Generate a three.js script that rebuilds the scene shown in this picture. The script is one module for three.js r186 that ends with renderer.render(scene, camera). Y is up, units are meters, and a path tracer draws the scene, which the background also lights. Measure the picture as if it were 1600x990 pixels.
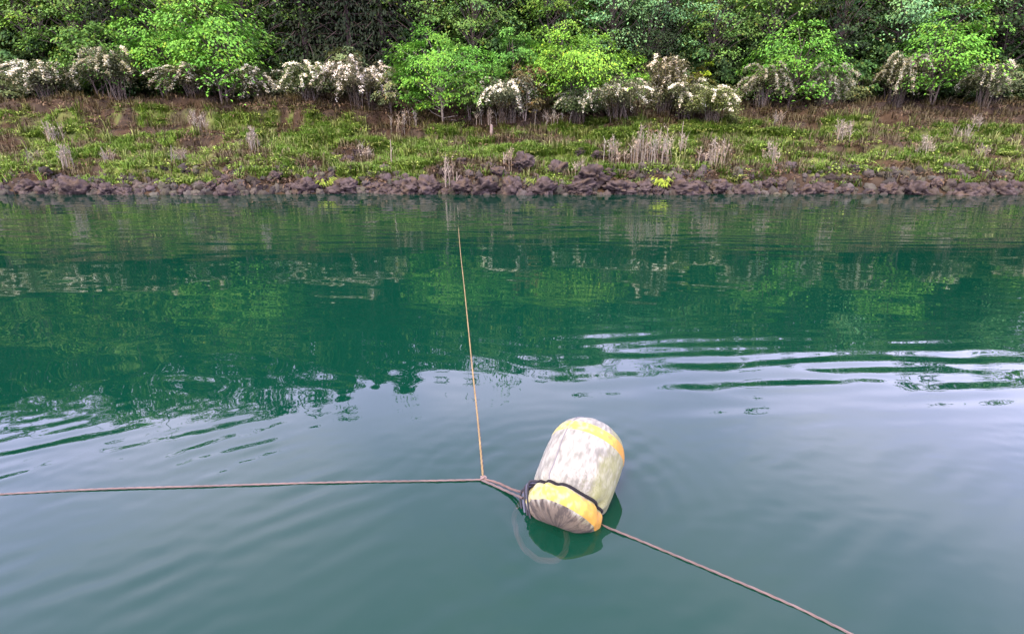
import * as THREE from 'three';
import { ImprovedNoise } from 'three/addons/math/ImprovedNoise.js';
import { mergeGeometries, mergeVertices } from 'three/addons/utils/BufferGeometryUtils.js';

// ------------------------------------------------------------ camera, sky, sun, exposure
const scene = new THREE.Scene();
const EYE = 1.7, FOCAL = 789, PITCH = THREE.MathUtils.degToRad(18);
const camera = new THREE.PerspectiveCamera(64.2, 1600 / 990, 0.05, 400);
camera.position.set(0, EYE, 0);
camera.rotation.x = -PITCH;
scene.add(camera);
const renderer = new THREE.WebGLRenderer({ antialias: true });
renderer.setSize(1024, 633);
renderer.toneMapping = THREE.LinearToneMapping;
renderer.toneMappingExposure = 4.0;
renderer.shadowMap.enabled = true;

const perlin = new ImprovedNoise();
const noise = (x, y = 0, z = 0) => perlin.noise(x, y, z);
const fbm = (x, y, z = 0, n = 4) => { let s = 0, a = 0.5; for (let i = 0; i < n; i++) { s += a * noise(x, y, z + i * 7.3); x *= 2.03; y *= 2.03; z *= 2.03; a *= 0.5; } return s; };
const rng = (a) => () => { a = (a + 0x6d2b79f5) | 0; let t = Math.imul(a ^ (a >>> 15), 1 | a); t = (t + Math.imul(t ^ (t >>> 7), 61 | t)) ^ t; return ((t ^ (t >>> 14)) >>> 0) / 4294967296; };
const clamp = THREE.MathUtils.clamp, lerp = THREE.MathUtils.lerp, smooth = THREE.MathUtils.smoothstep;
const V = (x, y, z) => new THREE.Vector3(x, y, z);

{ // an overcast sky, palest towards the horizon all round, with soft cloud cells
  const W = 1024, H = 512, data = new Float32Array(W * H * 4);
  for (let r = 0; r < H; r++) for (let c = 0; c < W; c++) {
    const el = ((r + 0.5) / H - 0.5) * Math.PI, az = ((c + 0.5) / W - 0.5) * 2 * Math.PI;
    const x = Math.cos(el) * Math.cos(az), y = Math.sin(el), z = Math.cos(el) * Math.sin(az);
    const k = 1 / (0.35 + Math.max(y, 0)), cloud = fbm(x * k * 1.9 + 3, z * k * 1.9 + 9, y * 0.7, 6);
    const L = y > 0 ? (1.72 - 0.98 * y) * (1 + 0.42 * cloud) : 0.25;
    const i = (r * W + c) * 4, b = clamp(cloud * 0.5, -0.12, 0.12);
    data[i] = L * (0.93 + b * 0.4); data[i + 1] = L * (0.875 + b * 0.3); data[i + 2] = L * (1.38 - b * 0.3); data[i + 3] = 1;
  }
  const sky = new THREE.DataTexture(data, W, H, THREE.RGBAFormat, THREE.FloatType);
  sky.mapping = THREE.EquirectangularReflectionMapping; sky.magFilter = THREE.LinearFilter; sky.needsUpdate = true;
  scene.background = sky; scene.environment = sky;
}
const sun = new THREE.DirectionalLight(new THREE.Color().setRGB(1, 0.86, 0.45), 1.5);
sun.position.set(-22, 60, 26); sun.target.position.set(0, 0, -18);
sun.castShadow = true; sun.shadow.radius = 30; sun.shadow.mapSize.set(2048, 2048);
Object.assign(sun.shadow.camera, { left: -60, right: 60, top: 60, bottom: -60, far: 160 });
scene.add(sun, sun.target);

// ------------------------------------------------------------ helpers
const names = {};
const numbered = (n) => { const k = (names[n] = (names[n] ?? -1) + 1); return k ? `${n}_${String(k).padStart(3, '0')}` : n; };
function tag(o, label, category, group, kind) {
  o.userData = {};
  if (label) o.userData.label = label;
  if (category) o.userData.category = category;
  if (group) o.userData.group = group;
  if (kind) o.userData.kind = kind;
  return o;
}
function mesh(name, geometry, material, parent = scene) {
  const m = new THREE.Mesh(geometry, material);
  m.name = parent === scene ? numbered(name) : name; m.castShadow = m.receiveShadow = true; parent.add(m);
  return m;
}
function base(name, p, turn = 0) { const g = new THREE.Group(); g.name = numbered(name); g.position.copy(p); g.rotation.y = turn; scene.add(g); return g; }
function copy(o, name, p, turn, sx, sy = sx) { const c = o.clone(); c.name = numbered(name); c.position.copy(p); c.rotation.y = turn; c.scale.set(sx, sy, sx); scene.add(c); return c; }
const pixelRay = (px, py) => { const a = (px - 800) / FOCAL, b = (495 - py) / FOCAL, c = Math.cos(PITCH), s = Math.sin(PITCH); return V(a, b * c - s, -b * s - c); };
const atDistance = (px, py, D) => { const d = pixelRay(px, py); return d.multiplyScalar(D / -d.z).add(camera.position); };
const onWater = (px, py, y = 0) => { const d = pixelRay(px, py); return d.multiplyScalar((y - EYE) / d.y).add(camera.position); };
const matt = (r, g, b, o = {}) => new THREE.MeshStandardMaterial({ color: new THREE.Color().setRGB(r, g, b), roughness: 0.9, ...o });

const ONES = ['', 'first', 'second', 'third', 'fourth', 'fifth', 'sixth', 'seventh', 'eighth', 'ninth', 'tenth', 'eleventh', 'twelfth', 'thirteenth', 'fourteenth', 'fifteenth', 'sixteenth', 'seventeenth', 'eighteenth', 'nineteenth'], TENS = ['', '', 'twent', 'thirt', 'fort', 'fift', 'sixt', 'sevent', 'eight', 'ninet'];
const nth = (k) => { const n = k + 1; return n < 20 ? ONES[n] : n % 10 ? `${TENS[Math.floor(n / 10)]}y-${ONES[n % 10]}` : `${TENS[n / 10]}ieth`; };

class Builder { // collects faces with a colour at every corner
  constructor() { this.p = []; this.n = []; this.c = []; this.i = []; }
  vertex(p, n, c) { this.p.push(p.x, p.y, p.z); this.n.push(n.x, n.y, n.z); this.c.push(c[0], c[1], c[2]); return this.p.length / 3 - 1; }
  leaf(p, n, along, size, width, c, fold = 0.25) { // a folded pointed leaf
    const t = along.clone().addScaledVector(n, -along.dot(n)).normalize(), s = t.clone().cross(n);
    const a = this.vertex(p, n, c), m = p.clone().addScaledVector(t, size * 0.45);
    const l = this.vertex(m.clone().addScaledVector(s, -width / 2).addScaledVector(n, fold * width * 0.5), n, c);
    const r = this.vertex(m.addScaledVector(s, width / 2).addScaledVector(n, fold * width * 0.5), n, c);
    const e = this.vertex(p.clone().addScaledVector(t, size).addScaledVector(n, -size * 0.15), n, c);
    this.i.push(a, r, e, a, e, l);
  }
  tube(points, r0, r1, c, sides = 5) {
    const rows = [];
    for (let k = 0; k < points.length; k++) {
      const t = points[Math.min(k + 1, points.length - 1)].clone().sub(points[Math.max(k - 1, 0)]).normalize();
      const u = (Math.abs(t.y) < 0.9 ? V(0, 1, 0) : V(1, 0, 0)).cross(t).normalize(), w = t.clone().cross(u), r = lerp(r0, r1, k / (points.length - 1)), row = [];
      for (let s = 0; s < sides; s++) { const f = (s / sides) * Math.PI * 2, n = u.clone().multiplyScalar(Math.cos(f)).addScaledVector(w, Math.sin(f)); row.push(this.vertex(points[k].clone().addScaledVector(n, r), n, c)); }
      rows.push(row);
    }
    for (let k = 0; k + 1 < rows.length; k++) for (let s = 0; s < sides; s++) { const q = (s + 1) % sides; this.i.push(rows[k][s], rows[k][q], rows[k + 1][q], rows[k][s], rows[k + 1][q], rows[k + 1][s]); }
  }
  geometry() {
    const g = new THREE.BufferGeometry();
    g.setAttribute('position', new THREE.Float32BufferAttribute(this.p, 3)); g.setAttribute('normal', new THREE.Float32BufferAttribute(this.n, 3)); g.setAttribute('color', new THREE.Float32BufferAttribute(this.c, 3));
    g.setIndex(this.i); return g;
  }
}
const tint = (c, r, k = 0.3) => { const f = 1 + k * (r() - 0.5) * 2, y = 1 + 0.18 * (r() - 0.5); return [c[0] * f * y, c[1] * f, c[2] * f / y]; };
const leafMaterial = new THREE.MeshPhysicalMaterial({ vertexColors: true, roughness: 0.75, transmission: 0.22, thickness: 0, side: THREE.DoubleSide, specularIntensity: 0.12 });
const petalMaterial = new THREE.MeshPhysicalMaterial({ vertexColors: true, roughness: 0.95, transmission: 0.25, thickness: 0, side: THREE.DoubleSide, specularIntensity: 0.15 });
const barkMaterial = new THREE.MeshPhysicalMaterial({ vertexColors: true, roughness: 0.95, specularIntensity: 0.2 });

// ------------------------------------------------------------ terrain: lake bed, bank and wooded hill in one sheet
const SHORE = 22.5;
const shoreShift = (x) => 0.7 * noise(x * 0.11, 2.2) + 0.5 * noise(x * 0.43, 7.7) + 0.2 * noise(x * 1.3, 1.1);
const PROFILE = [[-30, -7], [-8, -4.5], [-2, -1.1], [0, 0], [0.5, 0.3], [1.4, 0.75], [4.5, 1.6], [7.5, 2.6], [9.3, 3.3], [10.6, 4.1], [13, 4.7], [17, 6.7], [22, 10], [26, 11.8], [34, 12.2], [60, 12]];
function profile(d) { let k = 1; while (k < PROFILE.length - 1 && d > PROFILE[k][0]) k++; const [a, ha] = PROFILE[k - 1], [b, hb] = PROFILE[k]; return lerp(ha, hb, clamp((d - a) / (b - a), 0, 1)); }
const inland = (x, z) => -z - SHORE - shoreShift(x);
function ground(x, z) {
  const d = inland(x, z), onBank = smooth(d, 0.2, 1.2) * (1 - smooth(d, 12, 15));
  let h = (profile(d - 0.5) + profile(d) + profile(d + 0.5)) / 3;
  h += onBank * (0.3 * fbm(x * 0.5, z * 0.7, 3) + 0.14 * fbm(x * 1.9, z * 2.6, 8));
  const step = noise(x * 0.22 + 4, d * 0.55 + 0.6 * noise(x * 0.35, 4.4)); // eroded ledges with a steep brown face
  h += onBank * 0.42 * (smooth(step, -0.05, 0.04) - 0.5);
  h += 0.75 * smooth(-x, 4.5, 9) * smooth(d, 8.3, 8.9) * (1 - smooth(d, 9.5, 13)); // the high ledge on the left
  h += smooth(d, 14, 26) * (0.16 * Math.max(0, -x - 6) + 0.8 * fbm(x * 0.1, z * 0.1, 5));
  return h + (d > 0 ? 0.03 * fbm(x * 6, z * 6, 2) : 0);
}
const onGround = (px, py) => { const d = pixelRay(px, py); for (let t = 18; t < 70; t += 0.04) { const p = d.clone().multiplyScalar(t).add(camera.position); if (p.y < ground(p.x, p.z)) return p.setY(ground(p.x, p.z)); } return d.multiplyScalar(34).add(camera.position); };
const standing = (x, z, sink = 0.05) => V(x, ground(x, z) - sink, z);

const PATCHES = [[530, 214, 2.0, 1], [495, 236, 1.9, 1], [575, 276, 1.2, 0.9], [640, 243, 1.7, 0.8], [770, 240, 1.1, 1], [876, 214, 1.3, 0.9], [812, 236, 0.9, 1], [905, 252, 1.3, 1], [860, 244, 1, 0.9], [1064, 231, 1.2, 0.8], [1064, 262, 0.9, 0.8],
  [965, 228, 1.2, 0.7], [625, 270, 1.3, 0.8], [500, 190, 1.3, 0.8], [700, 215, 1.3, 0.5], [1110, 205, 1.5, 0.4], [545, 247, 1.1, -1.2], [600, 182, 1.8, -1.1], [520, 172, 1.8, -0.9], [735, 262, 1.1, -1], [835, 204, 0.9, -0.7], [925, 233, 1.2, -1],
  [780, 215, 1, -0.7], [1095, 236, 1.4, -0.8], [1012, 246, 1.3, -0.9], [690, 268, 1.2, -0.7], [1050, 196, 1.2, -0.5], [960, 262, 1.4, -0.8], [810, 265, 1, -0.8], [490, 262, 0.8, -0.6]].map(([px, py, r, k]) => { const p = onGround(px, py); return [p.x, p.z, r, k]; });
function greenness(x, z) { // above 0: growing green, below 0: bare earth
  const d = inland(x, z);
  let g = 0.2 + 1.6 * fbm(x * 0.28, z * 0.55, 11) + 0.9 * fbm(x * 1.3, z * 1.9, 21);
  for (const [a, b, r, k] of PATCHES) { const q = ((x - a) / r) ** 2 + ((z - b) / (r * 0.75)) ** 2; if (q < 4) g += k * 0.95 * Math.exp(-q * 1.2); }
  return g - 1.2 * (1 - smooth(d + 0.7 * noise(x * 0.8, 3.3) + 0.4 * noise(x * 2.1, 5.1), 0.5, 1.2)) - 1.3 * smooth(d, 8.7, 10);
}
{
  const xs = [], ds = [];
  for (let x = -62; x <= 62.01; x += Math.abs(x) < 24 ? 0.16 : 0.5) xs.push(x);
  for (let d = -26; d < -1.5; d += 1.5) ds.push(d);
  for (let d = -1.5; d < 13.5; d += 0.13) ds.push(d);
  for (let d = 13.5; d < 62; d += 1) ds.push(d);
  const b = new THREE.BufferGeometry(), pos = new Float32Array(xs.length * ds.length * 3), col = new Float32Array(pos.length), idx = [];
  let k = 0;
  for (const d of ds) for (const x of xs) {
    const z = -(d + SHORE), y = ground(x, z), i = inland(x, z), g = greenness(x, z), e = 0.5 + fbm(x * 2.3, z * 2.3, 4), q = 0.5 + fbm(x * 0.7, z * 0.9, 14);
    let c = [lerp(0.02, 0.062, e) * 0.95, lerp(0.0145, 0.045, e) * 0.92, lerp(0.009, 0.027, e) * 0.95]; // earth with grey and rusty areas
    if (q > 0.5) c = [c[0] * 1.06, c[1] * 0.95, c[2] * 0.8];
    const moss = smooth(g, 0, 0.45); c = [lerp(c[0], 0.12, moss), lerp(c[1], 0.145, moss), lerp(c[2], 0.035, moss)];
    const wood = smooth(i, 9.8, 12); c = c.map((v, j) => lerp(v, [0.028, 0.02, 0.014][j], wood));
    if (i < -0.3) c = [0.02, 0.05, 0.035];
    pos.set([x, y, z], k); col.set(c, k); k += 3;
  }
  const n = xs.length;
  for (let r = 0; r + 1 < ds.length; r++) for (let c = 0; c + 1 < n; c++) { const a = r * n + c; idx.push(a, a + 1, a + n + 1, a, a + n + 1, a + n); }
  b.setAttribute('position', new THREE.BufferAttribute(pos, 3)); b.setAttribute('color', new THREE.BufferAttribute(col, 3)); b.setIndex(idx); b.computeVertexNormals();
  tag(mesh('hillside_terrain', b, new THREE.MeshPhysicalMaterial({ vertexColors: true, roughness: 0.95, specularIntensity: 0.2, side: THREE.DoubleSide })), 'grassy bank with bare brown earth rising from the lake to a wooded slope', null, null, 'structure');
  const bed = new THREE.PlaneGeometry(124, 40).rotateX(-Math.PI / 2).translate(0, -7.3, 10);
  tag(mesh('lake_bed', bed, matt(0.02, 0.05, 0.035)), 'dark green bottom of the lake', null, null, 'structure');
}

// ------------------------------------------------------------ water
{
  const r = rng(5), bands = [];
  const band = (count, l0, l1, angle, spread, slope, envelope) => { // waves of one origin: wavelength range, direction of travel, slope
    const w = [];
    for (let i = 0; i < count; i++) { const l = l0 * (l1 / l0) ** r(), a = angle + spread * (r() + r() - 1), k = (2 * Math.PI) / l; w.push([k * Math.sin(a), k * Math.cos(a), r() * 6.283, slope / k / Math.sqrt(count / 2)]); }
    bands.push([w, envelope]);
  };
  const patch = (x, z, s, seed, lo, hi) => smooth(fbm(x * s, z * s * 1.5, seed, 3), lo, hi);
  band(10, 0.7, 2.4, 0.2, 1.6, 0.005, () => 1);
  band(16, 0.2, 0.4, 0.08, 0.22, 0.036, (x, z) => smooth(x, -0.1, 1.0) * Math.exp(-(((z + 3.9) / 0.95) ** 2)) * (0.45 + 0.55 * patch(x, z, 0.8, 3, -0.25, 0.3)));
  band(14, 0.2, 0.5, -0.25, 0.5, 0.0095, (x, z) => smooth(-z, 2.6, 3.6) * (1 - smooth(-z, 6, 9)) * (0.25 + 0.75 * patch(x, z, 0.6, 13, -0.15, 0.3)));
  band(24, 0.22, 0.7, 0.05, 0.5, 0.016, (x, z) => smooth(-z, 7, 11) * (1 - smooth(-z, 15.5, 19)) * (0.3 + 0.7 * patch(x * 0.5, z, 0.35, 23, -0.3, 0.3)));
  band(16, 0.4, 1.2, 0, 0.5, 0.006, (x, z) => smooth(-z, 8, 12));
  band(14, 0.12, 0.3, 0.55, 0.28, 0.034, (x, z) => (1 - smooth(-z, 2.4, 3.4)) * (0.15 + 0.85 * patch(x, z, 1.1, 33, -0.2, 0.35)));
  band(18, 0.07, 0.2, 0.5, 1.2, 0.013, (x, z) => (1 - smooth(-z, 2.5, 3.6)) * (0.4 + 0.6 * patch(x, z, 0.9, 43, -0.3, 0.3)));
  const centre = onWater(898, 775);
    const xs = [0], zs = [];
  for (let x = 0; x < 62;) { x += 0.024 + 0.008 * x; xs.push(x); xs.unshift(-x); }
  for (let z = 8; z > -0.9; z -= 0.4) zs.push(z);
  for (let z = -0.9; z > -24.6; z -= 0.011 + 0.0031 * -z) zs.push(z);
  const n = xs.length, pos = new Float32Array(n * zs.length * 3), nor = new Float32Array(pos.length), idx = new Uint32Array((n - 1) * (zs.length - 1) * 6);
  let k = 0;
  for (const z of zs) for (const x of xs) {
    let h = 0, gx = 0, gz = 0;
    for (const [waves, envelope] of bands) {
      const e = envelope(x, z); if (e < 0.01) continue;
      for (const [kx, kz, ph, a] of waves) { const f = kx * x + kz * z + ph, c = Math.cos(f) * a * e; h += Math.sin(f) * a * e; gx += kx * c; gz += kz * c; }
    }
    { const dx = x - centre.x, dz = z - centre.z, q = Math.hypot(dx, dz), a = 0.0011 * Math.exp(-((q - 0.35) ** 2) / 0.22), kk = 2 * Math.PI / 0.13, c = Math.cos(kk * q) * a * kk / (q + 0.01); h += Math.sin(kk * q) * a; gx += c * dx * 0.5; gz += c * dz * 0.5; } // small rings about the float
    const fade = 1 - smooth(Math.abs(x), 25, 45); h *= fade; gx *= fade; gz *= fade;
    const l = 1 / Math.hypot(gx, 1, gz);
    pos.set([x, h, z], k); nor.set([-gx * l, l, -gz * l], k); k += 3;
  }
  k = 0;
  for (let q = 0; q + 1 < zs.length; q++) for (let c = 0; c + 1 < n; c++) { const a = q * n + c; idx.set([a, a + 1, a + n + 1, a, a + n + 1, a + n], k); k += 6; }
  const g = new THREE.BufferGeometry();
  g.setAttribute('position', new THREE.BufferAttribute(pos, 3)); g.setAttribute('normal', new THREE.BufferAttribute(nor, 3)); g.setIndex(new THREE.BufferAttribute(idx, 1));
  tag(mesh('lake_water', g, new THREE.MeshPhysicalMaterial({ color: new THREE.Color().setRGB(0.0008, 0.0242, 0.0118), roughness: 0.015, ior: 1.34, transparent: true, opacity: 0.89 })), 'calm teal green lake mirroring the wooded bank and the grey sky', null, null, 'structure');
  console.log('water', n, zs.length, n * zs.length * 2);
}

// ------------------------------------------------------------ trees and shrubs
function sized(crown, trunk, h, w) { // to the height and width asked for
  const p = crown.attributes.position, xs = [], ys = []; for (let i = 0; i < p.count; i += 3) { xs.push(Math.abs(p.getX(i)), Math.abs(p.getZ(i))); ys.push(p.getY(i)); }
  xs.sort((a, b) => a - b); ys.sort((a, b) => a - b);
  const k = w / 2 / xs[Math.floor(xs.length * 0.96)], v = h / ys[Math.floor(ys.length * 0.99)];
  return [crown.scale(k, v, k), trunk.scale(k, v, k)];
}
function treeGeometry({ seed, h, w, from = 0.25, pads = 40, leaves = 90, size = 0.2, color, bark = [0.09, 0.07, 0.055], spray = 0.3, flat = 0.5, trunkR = 0.02, stems = 1, padSize = 0.21, lean = 0 }) {
  const r = rng(seed), crown = new Builder(), trunk = new Builder(), cy = h * (from + 1) / 2, ry = h * (1 - from) / 2;
  const tops = [];
  for (let s = 0; s < stems; s++) {
    const a = r() * 6.28, sp = stems > 1 ? 0.12 * w : 0, pts = [];
    for (let k = 0; k <= 7; k++) { const t = k / 7; pts.push(V(Math.cos(a) * sp * (0.2 + t * 1.5) + 0.05 * w * noise(t * 2.2, seed, s) + lean * t * h, t * h * 0.86 - 0.1, Math.sin(a) * sp * (0.2 + t * 1.5) + 0.05 * w * noise(t * 2.2, seed + 5, s))); }
    trunk.tube(pts, h * trunkR / Math.sqrt(stems), h * trunkR * 0.18, bark, 6); tops.push(pts);
  }
  for (let k = 0; k < pads; k++) {
    const u = 1 - 2 * (k + 0.5) / pads, az = k * 2.39996 + r() * 0.8, q = Math.sqrt(1 - u * u), rad = r() < 0.2 ? 0.3 + 0.4 * r() : 0.72 + 0.34 * r(), lump = 1 + 0.95 * noise(Math.cos(az) * 1.5 + seed * 3.7, u * 1.8, Math.sin(az) * 1.5);
    const out = V(Math.cos(az) * q, 0, Math.sin(az) * q), c = V(out.x * w / 2 * rad * lump + lean * h * 0.6, cy + u * ry * rad * lump, out.z * w / 2 * rad * lump);
    const pr = w * padSize * (0.55 + 0.7 * r()) * (1 - 0.35 * Math.max(0, u)), pts = tops[k % tops.length], at = clamp((c.y / (h * 0.86)) * 7 * 0.72 - 0.4, 0.6, 6.6), p0 = pts[Math.floor(at)].clone().lerp(pts[Math.floor(at) + 1], at % 1);
    const mid = p0.clone().lerp(c, 0.55); mid.y += 0.08 * h * (r() - 0.3);
    trunk.tube([p0, mid, c], h * trunkR * 0.3, h * trunkR * 0.06, bark, 4);
    const mine = tint(color, r, 0.25), tilt = 0.25 + 0.5 * r();
    for (let m = 0; m < leaves; m++) {
      let p, n;
      if (r() < spray) { // a spray of leaves along a shoot that leaves the pad outwards and up
        const sa = Math.floor(r() * 9) * 0.7 + k, t = r(), dir = V(Math.cos(sa) * 0.9, 0.35 + 0.5 * noise(sa * 3, k, seed) + 0.35 * Math.max(0, u), Math.sin(sa) * 0.9);
        p = c.clone().addScaledVector(dir, pr * 1.25 * t).add(V(r() - 0.5, r() - 0.5 - t * t * 1.4, r() - 0.5).multiplyScalar(size * 1.1));
      } else {
        const f = r() * 6.283, ro = Math.sqrt(r()) * pr, e = ro / pr;
        p = c.clone().add(V(Math.cos(f) * ro, (flat * pr) * (0.5 - e * e) + (r() - 0.5) * pr * 0.22 - (r() < 0.25 ? pr * 0.35 * r() : 0), Math.sin(f) * ro));
        p.y -= tilt * (p.clone().sub(c).dot(out));
      }
      n = V(out.x * 0.55 + (r() - 0.5) * 1.1, 0.95, out.z * 0.55 + (r() - 0.5) * 1.1).normalize();
      crown.leaf(p, n, V(r() - 0.5 + out.x * 0.5, -0.25, r() - 0.5 + out.z * 0.5), size * (0.7 + 0.7 * r()), size * (0.4 + 0.3 * r()), tint(r() < 0.05 ? [mine[0] * 1.7, mine[1] * 1.1, mine[2]] : mine, r, 0.38));
    }
  }
  return sized(crown.geometry(), trunk.geometry(), h, w);
}
function tree(name, options, p, label, category, group, turn = 0) {
  const [crown, trunk] = treeGeometry(options), g = base(name, p, turn);
  mesh('trunk', trunk, barkMaterial, g); mesh('crown', crown, leafMaterial, g);
  return tag(g, label, category, group);
}
function coniferGeometry({ seed, h, w, color, size = 0.22, tiers = 17 }) {
  const r = rng(seed), crown = new Builder(), trunk = new Builder(), pts = [];
  for (let k = 0; k <= 6; k++) pts.push(V(0.12 * noise(k * 0.4, seed), (k / 6) * h - 0.1, 0.12 * noise(k * 0.4, seed + 3)));
  trunk.tube(pts, h * 0.022, 0.02, [0.07, 0.05, 0.042], 6);
  for (let t = 0; t < tiers; t++) {
    const y = h * (0.14 + 0.84 * t / (tiers - 1)), reach = (w / 2) * (1 - (t / tiers) ** 1.5) * (0.75 + 0.5 * r()) + 0.25;
    for (let b = 0; b < 8; b++) {
      const a = b * 0.785 + t * 0.5 + r() * 0.4, q = reach * (0.7 + 0.5 * r()), end = V(Math.cos(a) * q, y - q * 0.3, Math.sin(a) * q), start = V(0, y, 0);
      trunk.tube([start, start.clone().lerp(end, 0.5).add(V(0, 0.12 * q, 0)), end], 0.03, 0.008, [0.07, 0.05, 0.042], 3);
      const mine = tint(color, r, 0.25);
      for (let m = 0; m < 36; m++) {
        const s = 0.25 + 0.8 * r(), p = start.clone().lerp(end, s).add(V((r() - 0.5) * 0.9 * q * 0.6, 0.12 * q * (1 - (2 * s - 1) ** 2) - r() * 0.32 * s * q, (r() - 0.5) * 0.9 * q * 0.6));
        crown.leaf(p, V(Math.cos(a) * 0.7 + r() - 0.5, 0.8, Math.sin(a) * 0.7 + r() - 0.5).normalize(), V(Math.cos(a), -0.9, Math.sin(a)), size * (0.8 + r()), size * 0.45, tint(mine, r, 0.2));
      }
    }
  }
  return [crown.geometry(), trunk.geometry()];
}
function floweringGeometry({ seed, h, w, canes = 34, bloom = 0.6, leaf = [0.1, 0.12, 0.04], petal = [0.78, 0.73, 0.52], droop = 0.75, lean = 0 }) { // arching canes carrying white flower clusters
  const r = rng(seed), stems = new Builder(), leaves = new Builder(), flowers = new Builder();
  for (let k = 0; k < canes; k++) {
    const a = k * 2.39996 + r() * 0.5, reach = (w / 2) * (0.35 + 0.75 * Math.sqrt(r())), top = h * (0.62 + 0.42 * r()), fall = droop * (0.1 + 0.8 * r()), flowering = r() < bloom, pts = [];
    const x0 = (r() - 0.5) * 0.25 * w, z0 = (r() - 0.5) * 0.25 * w;
    for (let s = 0; s <= 8; s++) { const t = s / 8, rise = 1 - (1 - Math.min(t / 0.6, 1)) ** 2, dip = t > 0.6 ? ((t - 0.6) / 0.4) ** 1.7 * fall : 0; pts.push(V(x0 + Math.cos(a) * reach * t ** 1.2 + lean * rise * w, top * (rise - dip) - 0.05 * (1 - t), z0 + Math.sin(a) * reach * t ** 1.2)); }
    stems.tube(pts, 0.018, 0.006, tint([0.1, 0.08, 0.058], r, 0.3), 3);
    const curve = new THREE.CatmullRomCurve3(pts);
    for (let m = 0; m < 130; m++) { const t = 0.28 + 0.72 * r(), p = curve.getPoint(t).add(V(r() - 0.5, (r() - 0.6) * 0.9, r() - 0.5).multiplyScalar(0.5)); leaves.leaf(p, V(r() - 0.5, 0.8, r() - 0.5).normalize(), V(r() - 0.5, -0.3, r() - 0.5), 0.11 + 0.08 * r(), 0.07, tint(leaf, r, 0.35)); }
    if (!flowering) continue;
    const t0 = 0.38 + 0.25 * r();
    for (let m = 0, mm = 20 + 26 * r(); m < mm; m++) {
      const t = t0 + (1 - t0) * r(), c = curve.getPoint(Math.min(t, 1)).add(V((r() - 0.5) * 0.12, 0.05 + 0.05 * r(), (r() - 0.5) * 0.12)), tone = tint(petal, r, 0.1);
      for (let q = 0; q < 4; q++) flowers.leaf(c.clone().add(V(r() - 0.5, r() - 0.4, r() - 0.5).multiplyScalar(0.1)), V(r() - 0.5, 0.7, r() - 0.2).normalize(), V(r() - 0.5, r() - 0.5, r() - 0.5), 0.08, 0.065, tone, 0.1);
    }
  }
  return [stems.geometry(), leaves.geometry(), flowers.geometry()];
}
function flowering(options, p, label, group, turn = 0) {
  const [s, l, f] = floweringGeometry(options), g = base('flowering_shrub', p, turn);
  mesh('cane', s, barkMaterial, g); mesh('foliage', l, leafMaterial, g); mesh('blossom', f, petalMaterial, g);
  return tag(g, label, 'shrub', group);
}
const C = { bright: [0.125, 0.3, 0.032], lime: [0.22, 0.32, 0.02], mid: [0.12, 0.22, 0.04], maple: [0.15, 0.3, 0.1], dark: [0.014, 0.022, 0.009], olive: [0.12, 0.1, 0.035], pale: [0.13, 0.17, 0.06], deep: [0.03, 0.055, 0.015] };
// size of a plant from its pixels: base row, top row, width
function fit(px, pyBase, pyTop, wPx, sink = 0.05) { const p = onGround(px, pyBase), D = -p.z, h = atDistance(px, pyTop, D).y - p.y, w = atDistance(px + wPx, pyBase, D).x - p.x; p.y -= sink; return { p, h, w }; }

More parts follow.
